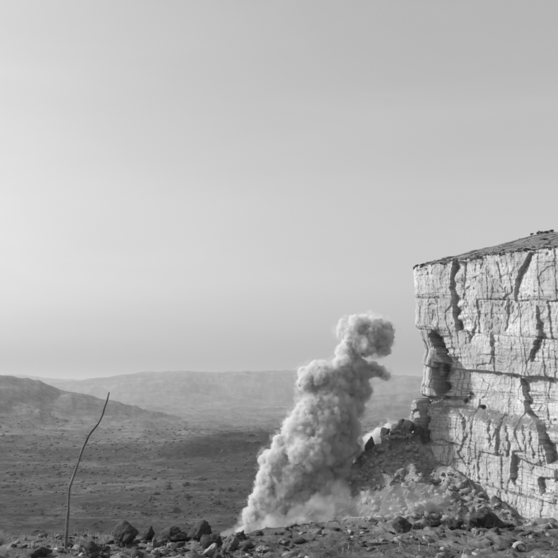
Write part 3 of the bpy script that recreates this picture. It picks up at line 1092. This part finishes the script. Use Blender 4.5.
# ------------------------------------------------------------------ pale track across the foot of the talus
V, F = [], []
rgp = np.random.default_rng(8)
for q in range(len(_cen)):
    t_ = _cen[min(q + 1, len(_cen) - 1), :2] - _cen[max(q - 1, 0), :2]
    t_ = t_ / (np.linalg.norm(t_) + 1e-9)
    n_ = np.array([-t_[1], t_[0]])
    hw = 0.55 * math.sin(math.pi * (q + 1) / (len(_cen) + 1)) ** 0.4 + rgp.uniform(-0.12, 0.12)
    for e in (-1, -0.3, 0.3, 1):
        V.append((_cen[q][0] + n_[0] * e * hw, _cen[q][1] + n_[1] * e * hw, _cen[q][2] - 0.07 + 0.06 * (abs(e) < 0.5)))
    if q:
        for e in range(3):
            F.append(((q - 1) * 4 + e, q * 4 + e, q * 4 + e + 1, (q - 1) * 4 + e + 1))
if F:
    tag(mesh_from('path', np.array(V), np.array(F), DUST), 'pale narrow track crossing the foot of the talus', kind='structure')

# ------------------------------------------------------------------ smoke of the blast
DS = 147.5
PUFFS = {
    'head': [(374, 335, 17, 0), (358, 333, 15, 0), (346, 331, 9, 1), (364, 345, 12, -1), (384, 330, 9, 0), (381, 345, 10, 0), (352, 343, 9, -1), (368, 325, 10, 1)],
    'neck': [(348, 356, 12, 0), (352, 367, 13, 0), (363, 370, 10, 1), (342, 364, 9, -1), (372, 368, 6, 1), (380, 372, 6, 1), (386, 376, 3.5, 1)],
    'shoulder': [(320, 376, 13, -1), (308, 382, 10, -1), (331, 374, 10, -1), (305, 372, 6, 0), (336, 383, 12, -1)],
    'middle': [(345, 385, 16, 1), (358, 390, 13, 1), (327, 400, 15, -1), (312, 412, 14, -1), (335, 410, 17, -1), (352, 405, 13, 1), (303, 420, 10, -1)],
    'body': [(300, 430, 16, -1), (320, 430, 20, -1), (344, 428, 15, 1), (286, 450, 14, -1), (310, 455, 22, -2), (335, 452, 17, 0), (276, 468, 15, -2), (270, 482, 12, -2),
             (292, 478, 19, -2), (315, 478, 18, -1), (334, 472, 12, 0), (352, 447, 10, 2)],
    'base': [(264, 500, 13, -2), (282, 502, 15, -2), (300, 498, 15, -2), (318, 494, 12, -1), (254, 518, 9, -2), (268, 519, 10, -2), (246, 531, 6, -2), (284, 514, 8, -2), (258, 530, 6, -2)],
    'side': [(374, 444, 12, 7), (386, 435, 10, 7), (362, 450, 10, 5), (393, 430, 6, 8)],
}


def blob_mesh(puffs, shrink, grow, voxel, seed, amp, depth=DS):
    bm_v, bm_f, base = [], [], 0
    rg = np.random.default_rng(seed)
    v0, f0 = ico(3)
    for (x, y, r, dy) in puffs:
        c_ = W(x, y, depth + dy * 1.4)
        rm = r * depth / FPX * shrink + grow
        if rm < 0.15:
            continue
        bm_v.append(v0 * rm + c_); bm_f.append(f0 + base); base += len(v0)
        for _ in range(int(8 + r)):                   # secondary billows on its skin
            d = rg.normal(size=3)
            d /= np.linalg.norm(d)
            r2 = rm * rg.uniform(0.22, 0.5)
            bm_v.append(v0 * r2 + c_ + d * (rm * 1.02 - r2 * 0.55)); bm_f.append(f0 + base); base += len(v0)
    me = bpy.data.meshes.new('tmp')
    tmp = mesh_from('tmp', np.concatenate(bm_v), np.concatenate(bm_f), None)
    md = tmp.modifiers.new('r', 'REMESH')
    md.mode = 'VOXEL'
    md.voxel_size = voxel
    dg = bpy.context.evaluated_depsgraph_get()
    ev = tmp.evaluated_get(dg)
    em = bpy.data.meshes.new_from_object(ev)
    nv = len(em.vertices)
    co = np.empty(nv * 3, np.float32); em.vertices.foreach_get('co', co); co = co.reshape(-1, 3).astype(float)
    no = np.empty(nv * 3, np.float32); em.vertices.foreach_get('normal', no); no = no.reshape(-1, 3)
    fq = np.array([p.vertices[:] for p in em.polygons])
    bpy.data.objects.remove(tmp, do_unlink=True)
    def bil(sc, sd, oc):
        return np.abs(fbm(co[:, 0] / sc, co[:, 1] / sc, co[:, 2] / sc, oc, sd)) * 2 - 0.5
    d = amp * (0.9 * bil(1.7, seed, 2) + 0.55 * bil(0.7, seed + 5, 2) + 0.25 * bil(0.32, seed + 9, 2))
    co = co + no * d[:, None]
    return co, fq


def smoke_core_mat():
    k = NT('smoke_core')
    b = k.n('ShaderNodeBsdfDiffuse')
    b.inputs['Color'].default_value = (0.40, 0.40, 0.40, 1)
    tr = k.n('ShaderNodeBsdfTranslucent')
    tr.inputs['Color'].default_value = (0.45, 0.45, 0.45, 1)
    mx = k.n('ShaderNodeMixShader')
    mx.inputs[0].default_value = 0.15
    k.link(b.outputs[0], mx.inputs[1]); k.link(tr.outputs[0], mx.inputs[2])
    k.link(mx.outputs[0], k.out.inputs['Surface'])
    return k.m


def smoke_vol_mat(name, dens, lo, hi, scale, albedo=0.84, floor=0.15):
    k = NT(name)
    v = k.mapping()
    nz = k.noise(v, scale, 4, 0.6)
    mr = k.n('ShaderNodeMapRange')
    mr.inputs['From Min'].default_value = lo
    mr.inputs['From Max'].default_value = hi
    mr.inputs['To Min'].default_value = dens * floor
    mr.inputs['To Max'].default_value = dens
    k.link(nz, mr.inputs['Value'])
    pv = k.n('ShaderNodeVolumePrincipled')
    pv.inputs['Color'].default_value = (albedo, albedo, albedo, 1)
    pv.inputs['Anisotropy'].default_value = 0.1
    k.link(mr.outputs[0], pv.inputs['Density'])
    k.link(pv.outputs[0], k.out.inputs['Volume'])
    k.m.cycles.volume_step_rate = 1.0
    return k.m


base_p = W(262, 530, DS)
plume = empty('smoke_plume', tuple(base_p))
tag(plume, 'tall billowing pale smoke column rising from the blast beside the cliff', 'smoke')
CORE = smoke_core_mat()
VEIL = smoke_vol_mat('smoke_veil', 2.2, 0.38, 0.56, 0.6)
allp = []
for i, (nm, ps) in enumerate(PUFFS.items()):
    allp += ps
    if nm in ('side',):
        continue
    co, fq = blob_mesh(ps, 0.90, -0.30, 0.17, 1200 + i, 0.42)
    mesh_from('billow', co - base_p, fq, CORE, plume, smooth=True)
co, fq = blob_mesh(allp, 1.0, 0.12, 0.20, 1300, 0.45)
mesh_from('veil', co - base_p, fq, VEIL, plume, smooth=True)

# thin torn wisps round the column and a skirt of dust at its foot
skirt = [(240, 535, 9, -4), (258, 536, 11, -5), (280, 527, 12, -6), (302, 518, 12, -6), (322, 508, 12, -6), (338, 492, 11, -5), (350, 474, 9, -3), (228, 538, 6, -4)]
WISP = smoke_vol_mat('smoke_wisp', 0.42, 0.47, 0.66, 0.45, floor=0.0)
co, fq = blob_mesh(allp, 1.0, 0.85, 0.40, 1350, 0.8)
mesh_from('wisp', co - base_p, fq, WISP, plume, smooth=True)
SKIRT = smoke_vol_mat('smoke_skirt', 0.32, 0.36, 0.66, 0.40, floor=0.05)
co, fq = blob_mesh(skirt, 1.0, 0.3, 0.35, 1360, 0.6)
mesh_from('dust_skirt', co - base_p, fq, SKIRT, plume, smooth=True)

# low dust hanging over the talus
dust_ps = [(395, 500, 16, -6), (420, 497, 15, -5), (372, 505, 14, -8), (345, 508, 13, -8), (440, 500, 11, -5), (325, 514, 10, -9), (390, 508, 10, -9)]
co, fq = blob_mesh(dust_ps, 1.0, 0.0, 0.4, 1400, 0.25, 138.0)
dp_ = W(390, 515, 130)
dust = mesh_from('dust', co - dp_, fq, smoke_vol_mat('thin_dust', 0.10, 0.35, 0.65, 0.25), smooth=True)
dust.location = dp_
tag(dust, 'thin pale dust drifting low over the talus right of the smoke', kind='stuff')

# ------------------------------------------------------------------ haze over the whole valley
zlo = float(GZ.min()) - 1.0
zhi = max(float(GZ.max()), float(CZ.max())) + 6.0
bm = bmesh.new()
bmesh.ops.create_cube(bm, size=1.0)
me = bpy.data.meshes.new('haze')
bm.to_mesh(me); bm.free()
hz_ = bpy.data.objects.new('haze', me)
COL.objects.link(hz_)
hz_.scale = (17400, 17400, zhi - zlo)
hz_.location = (0, 0, (zhi + zlo) / 2)
k = NT('haze')
pv = k.n('ShaderNodeVolumePrincipled')
pv.inputs['Color'].default_value = (0.95, 0.95, 0.95, 1)
pv.inputs['Density'].default_value = 1.1e-4
pv.inputs['Anisotropy'].default_value = 0.2
k.link(pv.outputs[0], k.out.inputs['Volume'])
me.materials.append(k.m)
tag(hz_, 'pale summer haze filling the valley', kind='stuff')
